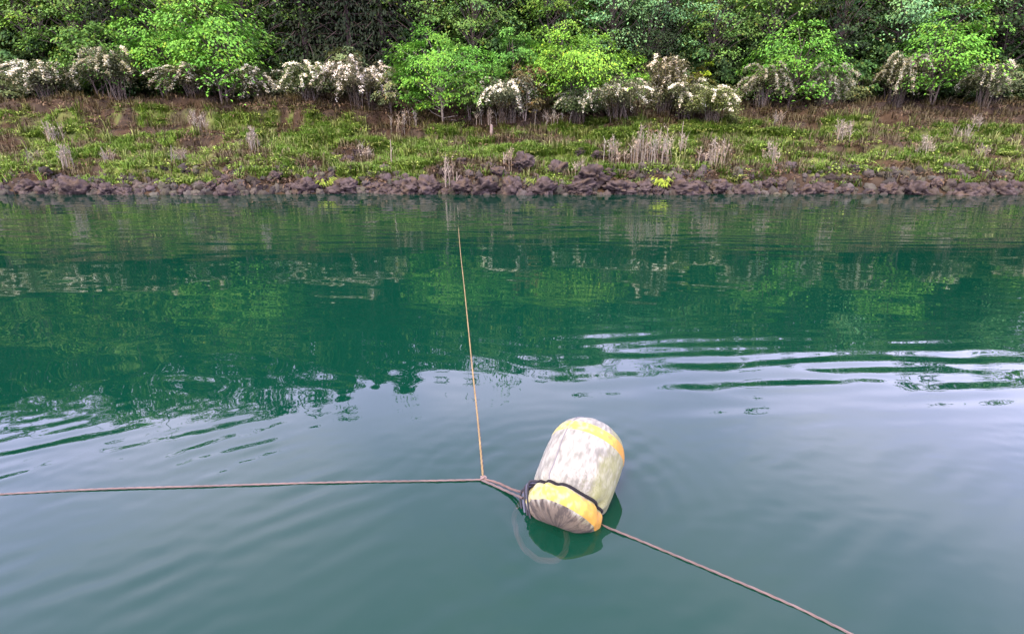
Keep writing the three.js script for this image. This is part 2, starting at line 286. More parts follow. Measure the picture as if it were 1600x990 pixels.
{ // the front line of small trees and shrubs along the top of the bank
  let s = fit(690, 192, 50, 150);
  tree('young_tree', { seed: 11, h: s.h, w: s.w, from: 0.2, pads: 56, leaves: 210, size: 0.15, color: C.bright, bark: [0.26, 0.22, 0.17], trunkR: 0.017, spray: 0.3, padSize: 0.19 }, s.p, 'broad bright green young tree with a pale thin trunk, left of the rope line', 'tree');
  s = fit(893, 176, 52, 150);
  tree('young_tree', { seed: 12, h: s.h, w: s.w, from: 0.22, pads: 60, leaves: 190, size: 0.15, color: [0.155, 0.31, 0.028], spray: 0.35, stems: 2 }, s.p, 'largest bright green bushy tree, straight up the bank from the float', 'tree');
  s = fit(812, 172, 45, 85);
  tree('young_tree', { seed: 13, h: s.h, w: s.w, from: 0.25, pads: 28, leaves: 200, size: 0.15, color: [0.1, 0.24, 0.035], stems: 2 }, s.p.add(V(0, 0, -1.4)), 'slimmer light green tree squeezed between the two broad bright ones', 'tree');
  s = fit(1018, 165, 88, 62);
  tree('young_tree', { seed: 14, h: s.h, w: s.w, from: 0.2, pads: 26, leaves: 80, size: 0.18, color: C.bright, stems: 2 }, s.p.add(V(0, 0, -1)), 'small bright green tree poking up behind the white shrubs', 'tree');
  s = fit(1098, 168, 94, 66);
  tree('young_tree', { seed: 15, h: s.h, w: s.w, from: 0.15, pads: 26, leaves: 90, size: 0.18, color: C.lime, stems: 2 }, s.p.add(V(0, 0, -0.8)), 'yellow-green bushy young tree at the right end of the shrub row', 'tree');
  s = fit(532, 160, 58, 58);
  tree('shrub', { seed: 16, h: s.h * 0.95, w: s.w, from: 0.45, pads: 24, leaves: 80, size: 0.17, color: C.pale, stems: 2 }, s.p.add(V(0, 0, -2)), 'pale green shrub standing alone in front of the dark woods', 'shrub');
  s = fit(820, 186, 102, 62);
  tree('shrub', { seed: 17, h: s.h, w: s.w, from: 0.25, pads: 26, leaves: 70, size: 0.16, color: C.olive, stems: 3, bark: [0.2, 0.16, 0.12] }, s.p.add(V(0, 0, 0.3)), 'brownish olive shrub below the slim light green tree', 'shrub');
  s = fit(905, 180, 120, 90);
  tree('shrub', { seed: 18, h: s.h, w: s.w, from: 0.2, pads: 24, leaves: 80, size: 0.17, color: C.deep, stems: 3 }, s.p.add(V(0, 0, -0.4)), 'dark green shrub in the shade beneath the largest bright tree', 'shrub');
  s = fit(1082, 172, 100, 50);
  tree('shrub', { seed: 19, h: s.h, w: s.w, from: 0.2, pads: 20, leaves: 70, size: 0.16, color: [0.12, 0.12, 0.025], stems: 3 }, s.p.add(V(0, 0, -0.5)), 'olive shrub leaning against the yellow-green young tree', 'shrub');
  s = fit(735, 188, 118, 60);
  tree('shrub', { seed: 20, h: s.h, w: s.w, from: 0.2, pads: 22, leaves: 80, size: 0.17, color: [0.11, 0.22, 0.035], stems: 3 }, s.p.add(V(0, 0, 0.3)), 'light green shrub tucked under the right side of the pale-trunked tree', 'shrub');
  s = fit(612, 178, 104, 50);
  tree('shrub', { seed: 21, h: s.h, w: s.w, from: 0.2, pads: 22, leaves: 70, size: 0.16, color: [0.16, 0.19, 0.07], stems: 3 }, s.p, 'pale yellowish shrub right of the arching white shrub', 'shrub');
  const white = [
    [484, 156, 104, 76, { seed: 31, bloom: 0.75, leaf: C.pale }, 'white-flowering shrub with dark gaps at the left end of the row'],
    [566, 170, 100, 100, { seed: 32, bloom: 0.85, canes: 44, droop: 0.9, leaf: [0.16, 0.15, 0.08], petal: [0.78, 0.71, 0.54] }, 'big arching shrub hung with long white flower sprays, at the left'],
    [792, 192, 126, 88, { seed: 33, bloom: 0.6, leaf: [0.15, 0.17, 0.09] }, 'grey-white flowering shrub on bare stems, just left of the olive shrub'],
    [904, 196, 142, 64, { seed: 34, bloom: 0.85, leaf: [0.15, 0.2, 0.08] }, 'small dense white-flowering shrub under the largest bright tree'],
    [966, 190, 128, 92, { seed: 35, bloom: 0.6, canes: 40, leaf: [0.16, 0.17, 0.08] }, 'wide cream-flowered shrub in the middle of the right-hand shrubs'],
    [1034, 182, 98, 66, { seed: 36, bloom: 0.65, leaf: [0.15, 0.14, 0.06], petal: [0.74, 0.67, 0.46] }, 'tallest white-topped shrub, beside the small bright green tree'],
    [1066, 190, 134, 90, { seed: 37, bloom: 0.6, leaf: [0.17, 0.19, 0.08] }, 'spreading shrub with white flowers along its upper side, below the yellow-green tree'],
    [1112, 194, 138, 70, { seed: 38, bloom: 0.55, leaf: [0.17, 0.2, 0.06] }, 'white-flowering shrub with pale green leaves at the right end of the row'],
  ];
  for (const [px, b, t, w, o, label] of white) { const q = fit(px, b, t, w); flowering({ h: q.h * 1.06, w: q.w * 1.2, canes: 40, ...o }, q.p, label, 'white-flowering shrubs along the bank'); }
}

// trees of the wood: a few kinds, each repeated
const kinds = {};
function wood(kind, x, z, h, turn, label, category = 'tree', group) {
  const make = {
    dark_conifer: () => coniferGeometry({ seed: 51, h: 10, w: 5.4, color: C.dark }),
    shade_tree: () => treeGeometry({ seed: 52, h: 10, w: 6.4, from: 0.22, pads: 44, leaves: 130, size: 0.24, color: C.mid, spray: 0.4, flat: 0.3 }),
    maple_tree: () => treeGeometry({ seed: 53, h: 10, w: 6.8, from: 0.15, pads: 52, leaves: 130, size: 0.23, color: C.maple, spray: 0.3, flat: 0.22, padSize: 0.28 }),
    evergreen_tree: () => treeGeometry({ seed: 54, h: 10, w: 6.2, from: 0.1, pads: 60, leaves: 85, size: 0.27, color: [0.022, 0.042, 0.012], spray: 0.3 }),
    light_tree: () => treeGeometry({ seed: 55, h: 10, w: 6, from: 0.25, pads: 42, leaves: 130, size: 0.22, color: [0.15, 0.27, 0.035], spray: 0.35, stems: 2 }),
  }[kind];
  const p = standing(x, z, 0.1);
  if (!kinds[kind]) {
    const [crown, trunk] = make(), g = base(kind, p, turn); mesh('trunk', trunk, barkMaterial, g); mesh('crown', crown, leafMaterial, g);
    kinds[kind] = g; g.scale.setScalar(h / 10);
    return tag(g, label, category, group);
  }
  return tag(copy(kinds[kind], kind, p, turn, h / 10), label, category, group);
}
const far = (px, D) => atDistance(px, 100, D).x;
{ // the first rank behind the shrubs, which fills the top of the picture
  const rank = [
    ['dark_conifer', 480, 37, 12, 'dark conifer at the left edge of the woods'], ['dark_conifer', 548, 36.6, 11, 'dark conifer behind the arching white shrub'], ['dark_conifer', 600, 37.5, 12, 'dark conifer left of the broad pale-trunked tree'],
    ['shade_tree', 505, 39.6, 11.5, 'green tree spreading a bough over the dark conifers at top left'], ['light_tree', 602, 39.8, 11, 'yellow-green tree arching over the dark conifers at top centre-left'],
    ['shade_tree', 668, 38.8, 9.6, 'mid green tree behind the pale-trunked young tree'], ['shade_tree', 740, 37.8, 8.4, 'shaded green tree in the gap between the bright young trees'],
    ['maple_tree', 765, 40.2, 10.4, 'bluish green tree above the slim light green tree'], ['light_tree', 868, 38.4, 9, 'light green tree rising behind the largest bright tree'],
    ['maple_tree', 955, 38.2, 8.8, 'layered bluish green tree right of the largest bright tree'], ['maple_tree', 1040, 38.6, 9, 'layered green tree above the tallest white-topped shrub'],
    ['shade_tree', 905, 41.5, 11, 'tall green tree at the top behind the light green one'], ['evergreen_tree', 1012, 36.8, 6.4, 'low dark evergreen behind the small bright green tree'], ['shade_tree', 1112, 37.6, 8, 'shaded green tree at the right edge of the woods'],
    ['maple_tree', 1130, 40.6, 10, 'green tree with layered boughs at top right'],
  ];
  let k = 0;
  for (const [kind, px, D, h, label] of rank) wood(kind, far(px, D), -D, h, k++ * 1.9, label);
}
{ // the wooded slope up to the crest, mirrored in the lake
  const r = rng(77), SKY = [[-300, 680], [300, 680], [469, 652], [515, 622], [550, 600], [578, 580], [604, 590], [632, 562], [664, 604], [702, 610], [737, 574], [772, 594], [800, 598], [832, 604], [880, 585], [940, 568], [1010, 560], [1070, 566], [1129, 574], [1300, 590], [1600, 615], [1900, 640]];
  const crestHeight = (x, D) => { const px = 800 + FOCAL * x / (D * 0.951 + 20 * 0.309); let k = 1; while (k < SKY.length - 1 && px > SKY[k][0]) k++; const [a, ya] = SKY[k - 1], [b, yb] = SKY[k], y = lerp(ya, yb, clamp((px - a) / (b - a), 0, 1)); return D * Math.tan(PITCH + Math.atan((y - 495) / FOCAL)) - EYE; };
  let slope = 0, crest = 0;
  const pick = (a) => a[Math.floor(r() * a.length)];
  for (let x = -52; x < 52; x += 2.6 + r() * 1.1) { const D = 44.5 + 1.6 * r(), top = crestHeight(x, D); wood(pick(['shade_tree', 'evergreen_tree', 'light_tree', 'shade_tree']), x, -D, Math.max(5, top - ground(x, -D)) * (0.95 + 0.08 * r()), r() * 6.28, `tree on the hill crest, mirrored as the lake's skyline, ${nth(crest++)} from left`, 'tree', 'trees on the crest of the hill'); }
  for (let x = -46; x < 46; x += 2.9 + r() * 1.1) { const D = 41.2 + 1.8 * r(), px = 800 + FOCAL * x / (D * 0.951), h = Math.min(8 + 3 * r(), crestHeight(x, D) * 0.93 - ground(x, -D)); if (h > 4) wood(x < -7 ? pick(['dark_conifer', 'shade_tree', 'evergreen_tree']) : pick(['maple_tree', 'shade_tree', 'evergreen_tree', 'light_tree']), x, -D, h, r() * 6.28, `tree halfway up the wooded hill, ${nth(slope++)} from the left`, 'tree', 'trees on the slope of the hill'); }
}
const ORDINAL = ['first', 'second', 'third', 'fourth', 'fifth', 'sixth', 'seventh', 'eighth', 'ninth', 'tenth', 'eleventh', 'twelfth', 'thirteenth', 'fourteenth', 'fifteenth', 'sixteenth'];
{ // the same bank carries on to both sides
  const r = rng(91), shrubs = [floweringGeometry({ seed: 61, h: 2.3, w: 3.4, bloom: 0.65, canes: 40, leaf: [0.15, 0.17, 0.08] }), floweringGeometry({ seed: 62, h: 2.8, w: 3.8, bloom: 0.75, canes: 44, droop: 0.9, leaf: [0.15, 0.16, 0.07] })];
  const crowns = [treeGeometry({ seed: 63, h: 5.4, w: 5.2, from: 0.2, pads: 56, leaves: 95, size: 0.2, color: C.bright, stems: 2 }), treeGeometry({ seed: 64, h: 3.2, w: 3.2, from: 0.2, pads: 30, leaves: 80, size: 0.18, color: C.pale, stems: 3 }), treeGeometry({ seed: 65, h: 4.4, w: 4, from: 0.2, pads: 40, leaves: 90, size: 0.2, color: [0.09, 0.19, 0.03], stems: 2 })];
  for (const [side, word] of [[-1, 'left'], [1, 'right']]) {
    let n = { flower: 0, young: 0, back: 0 };
    for (let x = 15.3, k = 0; x < 36; x += 1.7 + r() * 1.1, k++) {
      const d = 9.8 + 2.6 * r(), X = side * x, p = standing(X, -(SHORE + d + shoreShift(X)));
      if (k % 2 === 0) {
        const g = base('flowering_shrub', p, r() * 6.28), [s, l, f] = shrubs[Math.floor(r() * 2)];
        mesh('cane', s, barkMaterial, g); mesh('foliage', l, leafMaterial, g); mesh('blossom', f, petalMaterial, g); g.scale.set(0.7 + 0.6 * r(), 0.6 + 0.55 * r(), 0.8 + 0.4 * r());
        tag(g, `white-flowering shrub on the ${word} stretch of bank, ${ORDINAL[n.flower++]} counted from the middle outwards`, 'shrub', 'white-flowering shrubs along the bank');
      } else {
        const g = base('young_tree', p.add(V(0, 0, -0.6)), r() * 6.28), [c, t] = crowns[Math.floor(r() * 3)];
        mesh('trunk', t, barkMaterial, g); mesh('crown', c, leafMaterial, g); g.scale.setScalar(0.8 + 0.35 * r());
        tag(g, `leafy young tree on the ${word} stretch of bank, ${ORDINAL[n.young++]} counted from the middle outwards`, 'tree', 'young trees on the outer bank');
      }
    }
    for (let x = 17.5; x < 40; x += 3 + r() * 1.4) wood(side < 0 ? ['dark_conifer', 'shade_tree', 'light_tree', 'shade_tree'][Math.floor(r() * 4)] : ['maple_tree', 'light_tree', 'evergreen_tree', 'shade_tree'][Math.floor(r() * 4)], side * x, -(36.6 + 2.5 * r()), 8.5 + 2.5 * r(), r() * 6.28,
      `tree of the woods behind the ${word} stretch of shrubs, ${ORDINAL[n.back++]} counted from the middle outwards`, 'tree', 'woods behind the outer bank');
  }
}

// ------------------------------------------------------------ rocks along the waterline
const rockMaterial = new THREE.MeshPhysicalMaterial({ vertexColors: true, roughness: 0.95, specularIntensity: 0.25 });
const rockShapes = [];
for (let v = 0; v < 7; v++) {
  let g = new THREE.IcosahedronGeometry(1, 9); g.deleteAttribute('uv'); g.deleteAttribute('normal'); g = mergeVertices(g, 1e-4);
  const p = g.attributes.position, c = new Float32Array(p.count * 3), q = V();
  for (let i = 0; i < p.count; i++) {
    q.fromBufferAttribute(p, i);
    const k = 1 + 0.5 * noise(q.x * 1.1 + v * 9, q.y * 1.1, q.z * 1.1) - 0.45 * Math.abs(noise(q.x * 2.3, q.y * 2.3 + v * 5, q.z * 2.3)) - 0.42 * Math.abs(noise(q.x * 4.7 + v, q.y * 4.7, q.z * 4.7)) + 0.14 * noise(q.x * 9, q.y * 9, q.z * 9 + v) - 0.12 * Math.abs(noise(q.x * 13, q.y * 13, q.z * 13 + v));
    const t = 0.5 + 0.8 * noise(q.x * 3 + v * 3, q.y * 3, q.z * 3), u = smooth(noise(q.x * 2 + 7, q.y * 2 + v * 4, q.z * 2), 0.15, 0.35), f = 0.75 + 0.6 * Math.abs(noise(q.x * 11, q.y * 11, q.z * 11 + v));
    const a = [lerp(0.022, 0.09, t) * f, lerp(0.016, 0.068, t) * f, lerp(0.014, 0.058, t) * f];
    c.set([lerp(a[0], 0.08, u * 0.6), lerp(a[1], 0.055, u * 0.6), lerp(a[2], 0.032, u * 0.6)], i * 3);
    q.multiplyScalar(k); p.setXYZ(i, q.x, q.y, q.z);
  }
  g.setAttribute('color', new THREE.BufferAttribute(c, 3)); g.computeVertexNormals(); rockShapes.push(g);
}
{
  const r = rng(41);
  const rock = (name, p, sx, sy, sz, label, group, category = 'rock') => { const m = mesh(name, rockShapes[Math.floor(r() * 7)], rockMaterial); m.position.copy(p); m.scale.set(sx, sy, sz); m.rotation.set((r() - 0.5) * 0.5, r() * 6.28, (r() - 0.5) * 0.5); return tag(m, label, category, group); };
  const big = [ // pixel of the foot, width and height in pixels
    [480, 300, 40, 30, 'purple-brown rock at the left end of the waterline'], [537, 301, 50, 27, 'low rounded purple rock at the waterline, near the left end'], [588, 299, 40, 18, 'flat reddish rock right of the rounded purple one'],
    [636, 299, 44, 30, 'craggy rock with dark hollows left of the waterside sticks'], [672, 298, 44, 34, 'dark jagged rock just left of the waterside sticks'], [722, 299, 40, 26, 'broken rock at the point where the rope line reaches the shore'],
    [757, 299, 46, 30, 'knobbly purple-grey rock right of the rope line'], [798, 299, 34, 34, 'dark upright rock halfway along the waterline'], [818, 258, 34, 28, 'rough boulder set up the bank above the dark upright rock'], [846, 298, 44, 32, 'craggy rock with a pale face, left of the tall boulder'],
    [868, 272, 34, 30, 'purple boulder perched behind the craggy pale-faced rock'], [924, 284, 52, 34, 'biggest purple boulder standing above the waterline, right of centre'], [900, 299, 48, 24, 'low wide rock at the foot of the biggest boulder'], [962, 299, 50, 26, 'pinkish craggy rock right of the biggest boulder'],
    [1000, 300, 40, 22, 'pale grey rock below the tall dry weeds'], [1060, 298, 44, 28, 'dark purple rock right of the green tuft at the waterline'], [1088, 299, 36, 24, 'purple-grey rock second from the right end of the waterline'], [1118, 299, 36, 26, 'grey rock at the right end of the waterline'],
  ];
  for (const [px, py, w, h, label] of big) {
    const q = py > 290 ? V(far(px, 22.7) * 1, 0, 0) : onGround(px, py);
    if (py > 290) { q.x = atDistance(px, 300, 23).x; q.z = -(SHORE + shoreShift(q.x) + 0.25); q.y = ground(q.x, q.z); }
    const D = -q.z, k = D * 1.06 / FOCAL;
    q.y += h * k * 0.1; rock('shore_rock', q, w * k * 0.56, h * k * 0.52, w * k * 0.5, label);
  }
  let small = 0;
  for (let x = -31; x < 31; x += Math.abs(x) > 10 ? 0.5 + 0.5 * r() : 0.35 + 0.4 * r()) {
    const d = -0.15 + 1.35 * r() * r(), z = -(SHORE + shoreShift(x) + d), s = (Math.abs(x) > 9.5 ? 0.2 + 0.42 * r() : 0.11 + 0.42 * r() * r()); 
    rock('small_rock', V(x, ground(x, z) + s * 0.12, z), s * 1.15, s * 0.85, s, `small craggy rock in the band along the waterline, ${nth(small++)} from the left`, 'small rocks along the waterline');
  }
  const where = (px, py) => ({ 560: 'upper one in the bare scar at the left', 545: 'lower one in the bare scar at the left', 528: 'left one in the bare scar at the left', 720: 'just above the jagged waterside rocks by the rope', 742: 'right of the rope, higher one', 765: 'right of the rope, lower one', 780: 'above the dark upright rock', 905: 'above the biggest boulder, to its left', 935: 'above the biggest boulder, to its right', 1010: 'at the foot of the tall weed clump, left', 1036: 'at the foot of the tall weed clump, right', 1100: 'left of the brownish right-end weeds', 1118: 'below the brownish right-end weeds', 700: 'behind the thin stalks by the rope line', 655: 'behind the craggy rock with dark hollows', 840: 'behind the craggy pale-faced rock', 500: 'near the left end of the waterline', 952: 'right behind the biggest boulder', 985: 'behind the pinkish craggy rock' })[px];
  for (const [px, py, s] of [[560, 243, 0.3], [545, 252, 0.35], [528, 246, 0.28], [720, 255, 0.35], [742, 246, 0.3], [765, 262, 0.3], [780, 272, 0.35], [905, 240, 0.26], [935, 244, 0.3], [1010, 256, 0.3], [1036, 252, 0.28], [1100, 252, 0.35], [1118, 262, 0.3], [700, 272, 0.3], [655, 282, 0.3], [840, 282, 0.32], [500, 285, 0.3], [952, 272, 0.3], [985, 275, 0.3]]) {
    const q = onGround(px, py); q.y += s * 0.1; rock('bank_rock', q, s * 1.3, s * 0.8, s, `rough brown rock bedded in the bank, ${where(px, py)}`, 'rocks bedded in the bank');
  }
}

{ // broken stones and clods between the rocks, past counting
  const r = rng(611), m = new THREE.Object3D(), n = 2600, g = new THREE.IcosahedronGeometry(1, 3); g.deleteAttribute('uv'); g.deleteAttribute('normal'); const h = mergeVertices(g, 1e-4), p = h.attributes.position, q = V();
  for (let i = 0; i < p.count; i++) { q.fromBufferAttribute(p, i); q.multiplyScalar(1 + 0.55 * noise(q.x * 1.7 + 3, q.y * 1.7, q.z * 1.7) - 0.4 * Math.abs(noise(q.x * 4, q.y * 4, q.z * 4))); p.setXYZ(i, q.x, q.y, q.z); }
  h.computeVertexNormals();
  const inst = new THREE.InstancedMesh(h, new THREE.MeshPhysicalMaterial({ color: 0xffffff, roughness: 0.95, specularIntensity: 0.25 }), n);
  for (let k = 0; k < n; k++) { const x = (r() - 0.5) * 62, d = -0.2 + 1.9 * r() ** 1.4, z = -(SHORE + shoreShift(x) + d), s = 0.05 + 0.17 * r() ** 2, t = 0.4 + 0.9 * r(); m.position.set(x, ground(x, z) + s * 0.2, z); m.rotation.set(r() * 3, r() * 6, r() * 3); m.scale.set(s * 1.4, s * 0.9, s); m.updateMatrix(); inst.setMatrixAt(k, m.matrix); inst.setColorAt(k, new THREE.Color().setRGB(0.056 * t, (0.042 + 0.01 * r()) * t, (0.03 + 0.01 * r()) * t)); }
  inst.name = 'shore_gravel'; inst.castShadow = inst.receiveShadow = true; scene.add(inst); tag(inst, 'broken dark stones and clods of earth strewn between the waterline rocks', null, null, 'stuff');
}

// ------------------------------------------------------------ grass and ground cover (uncountable)
{
  const r = rng(301);
  const tuft = (n, h, w, lean, seed) => { const q = rng(seed), b = new Builder(); for (let k = 0; k < n; k++) { const a = q() * 6.28, l = lean * (0.3 + q()), x = (q() - 0.5) * 0.22, z = (q() - 0.5) * 0.22, H = h * (0.55 + 0.6 * q()), s = V(-Math.sin(a), 0, Math.cos(a)).multiplyScalar(w / 2), f = 0.8 + 0.4 * q(), c = [f, f, f], nn = V(Math.cos(a) * 0.5, 0.85, Math.sin(a) * 0.5);
    const p0 = V(x, -0.03, z), p1 = V(x + Math.cos(a) * l * H * 0.35, H * 0.65, z + Math.sin(a) * l * H * 0.35), p2 = V(x + Math.cos(a) * l * H, H * (1 - 0.35 * l), z + Math.sin(a) * l * H);
    const i = b.vertex(p0.clone().sub(s), nn, c); b.vertex(p0.clone().add(s), nn, c); b.vertex(p1.clone().add(s.clone().multiplyScalar(0.8)), nn, c); b.vertex(p1.clone().sub(s.clone().multiplyScalar(0.8)), nn, c); b.vertex(p2, nn, c); b.i.push(i, i + 1, i + 2, i, i + 2, i + 3, i + 3, i + 2, i + 4); } return b.geometry(); };
  const mat = leafMaterial;
  const scatter = (name, geometry, count, want, color, label, size) => {
    const at = [], m = new THREE.Object3D();
    for (let k = 0; k < count * 6 && at.length < count; k++) {
      const x = (r() - 0.5) * 68, d = 0.45 + r() * 11.7, z = -(SHORE + shoreShift(x) + d); if (Math.abs(x) > (d + 24) * 0.49 && r() < 0.45) continue;
      if (r() > want(x, z, d)) continue;
      at.push([x, z]);
    }
    const inst = new THREE.InstancedMesh(geometry, mat, at.length);
    at.forEach(([x, z], k) => { const s = size * (0.6 + 0.8 * r()); m.position.set(x, ground(x, z), z); m.rotation.set((r() - 0.5) * 0.3, r() * 6.28, (r() - 0.5) * 0.3); m.scale.set(s, s * (0.8 + 0.4 * r()), s); m.updateMatrix(); inst.setMatrixAt(k, m.matrix); const c = color(x, z); inst.setColorAt(k, new THREE.Color().setRGB(c[0], c[1], c[2])); });
    inst.name = name; inst.castShadow = inst.receiveShadow = true; scene.add(inst); tag(inst, label, null, null, 'stuff'); console.log(name, at.length);
  };
  const hue = (x, z, a, b) => { const k = clamp(0.5 + 0.9 * fbm(x * 0.6, z * 0.8, 41) + 0.35 * (r() - 0.5), 0, 1), f = 0.8 + 0.4 * r(); return a.map((v, j) => lerp(v, b[j], k) * f); };
  scatter('bank_grass', tuft(15, 0.3, 0.024, 0.9, 1), 23000, (x, z, d) => Math.max(smooth(greenness(x, z), 0.1, 0.55), d < 1.6 ? 0.6 * smooth(fbm(x * 0.9, z * 1.3, 71), 0.02, 0.2) : 0), (x, z) => hue(x, z, [0.15, 0.29, 0.035], [0.26, 0.38, 0.07]), 'short fresh green grass in patches over the bank', 1);
  scatter('tall_grass', tuft(16, 0.62, 0.03, 0.55, 6), 1500, (x, z) => smooth(fbm(x * 0.9, z * 1.1, 61), 0.02, 0.25) * smooth(greenness(x, z), -0.1, 0.4), (x, z) => hue(x, z, [0.2, 0.29, 0.06], [0.38, 0.38, 0.15]), 'taller uneven grass and weeds standing out of the short grass', 1);
  const cover = new Builder(); { const q = rng(3); for (let k = 0; k < 40; k++) { const a = q() * 6.28, p = Math.sqrt(q()) * 0.3; cover.leaf(V(Math.cos(a) * p, 0.03 + 0.16 * q() * (1 - p), Math.sin(a) * p), V(q() - 0.5, 0.9, q() - 0.5).normalize(), V(q() - 0.5, 0, q() - 0.5), 0.08, 0.055, tint([1, 1, 1], q, 0.3)); } }
  scatter('ground_cover', cover.geometry(), 5500, (x, z) => smooth(greenness(x, z), -0.1, 0.5) * 0.8, (x, z) => hue(x, z, [0.18, 0.18, 0.05], [0.22, 0.33, 0.05]), 'low leafy green and olive ground cover between the grass', 1.1);
  scatter('dry_grass', tuft(9, 0.36, 0.022, 0.5, 2), 9000, (x, z, d) => (1 - 0.75 * smooth(greenness(x, z), 0.1, 0.6)) * (d > 1.1 ? 0.6 : 0.12), (x, z) => hue(x, z, [0.29, 0.25, 0.13], [0.14, 0.11, 0.06]), 'dry straw and dead stalks on the bare brown parts of the bank', 1.05);
  const litter = new Builder(); { const q = rng(4); for (let k = 0; k < 16; k++) { const a = q() * 6.28, p = Math.sqrt(q()) * 0.4; litter.leaf(V(Math.cos(a) * p, 0.01 + 0.05 * q(), Math.sin(a) * p), V(q() - 0.5, 0.7, q() - 0.3).normalize(), V(q() - 0.5, 0.1, q() - 0.5), 0.16, 0.07, tint([1, 1, 1], q, 0.4)); } }
  scatter('leaf_litter', litter.geometry(), 5000, (x, z, d) => (1 - smooth(greenness(x, z), 0, 0.4)) * 0.8, (x, z) => hue(x, z, [0.085, 0.052, 0.028], [0.13, 0.09, 0.05]), 'brown dead leaves and twigs littering the bare earth', 1);
}

{ // bushes that fill the floor of the wood
  const r = rng(881), [crown] = treeGeometry({ seed: 71, h: 2, w: 2.3, from: 0.05, pads: 16, leaves: 60, size: 0.22, color: [1, 1, 1], spray: 0.4 }), at = [], m = new THREE.Object3D();
  for (let k = 0; k < 1500; k++) { const x = (r() - 0.5) * 104, d = 13.5 + 14 * r(); at.push([x, -(SHORE + d)]); }
  const inst = new THREE.InstancedMesh(crown, leafMaterial, at.length);
  at.forEach(([x, z], k) => { const s = 0.7 + 0.8 * r(), f = 0.6 + 0.8 * r(); m.position.set(x, ground(x, z) - 0.1, z); m.rotation.set(0, r() * 6.28, 0); m.scale.set(s, s * (0.8 + 0.5 * r()), s); m.updateMatrix(); inst.setMatrixAt(k, m.matrix); inst.setColorAt(k, new THREE.Color().setRGB(0.04 * f, 0.075 * f * (0.9 + 0.3 * r()), 0.018 * f)); });
  inst.name = 'woodland_undergrowth'; inst.castShadow = inst.receiveShadow = true; scene.add(inst); tag(inst, 'dark green undergrowth covering the floor of the wooded slope', null, null, 'stuff');
}

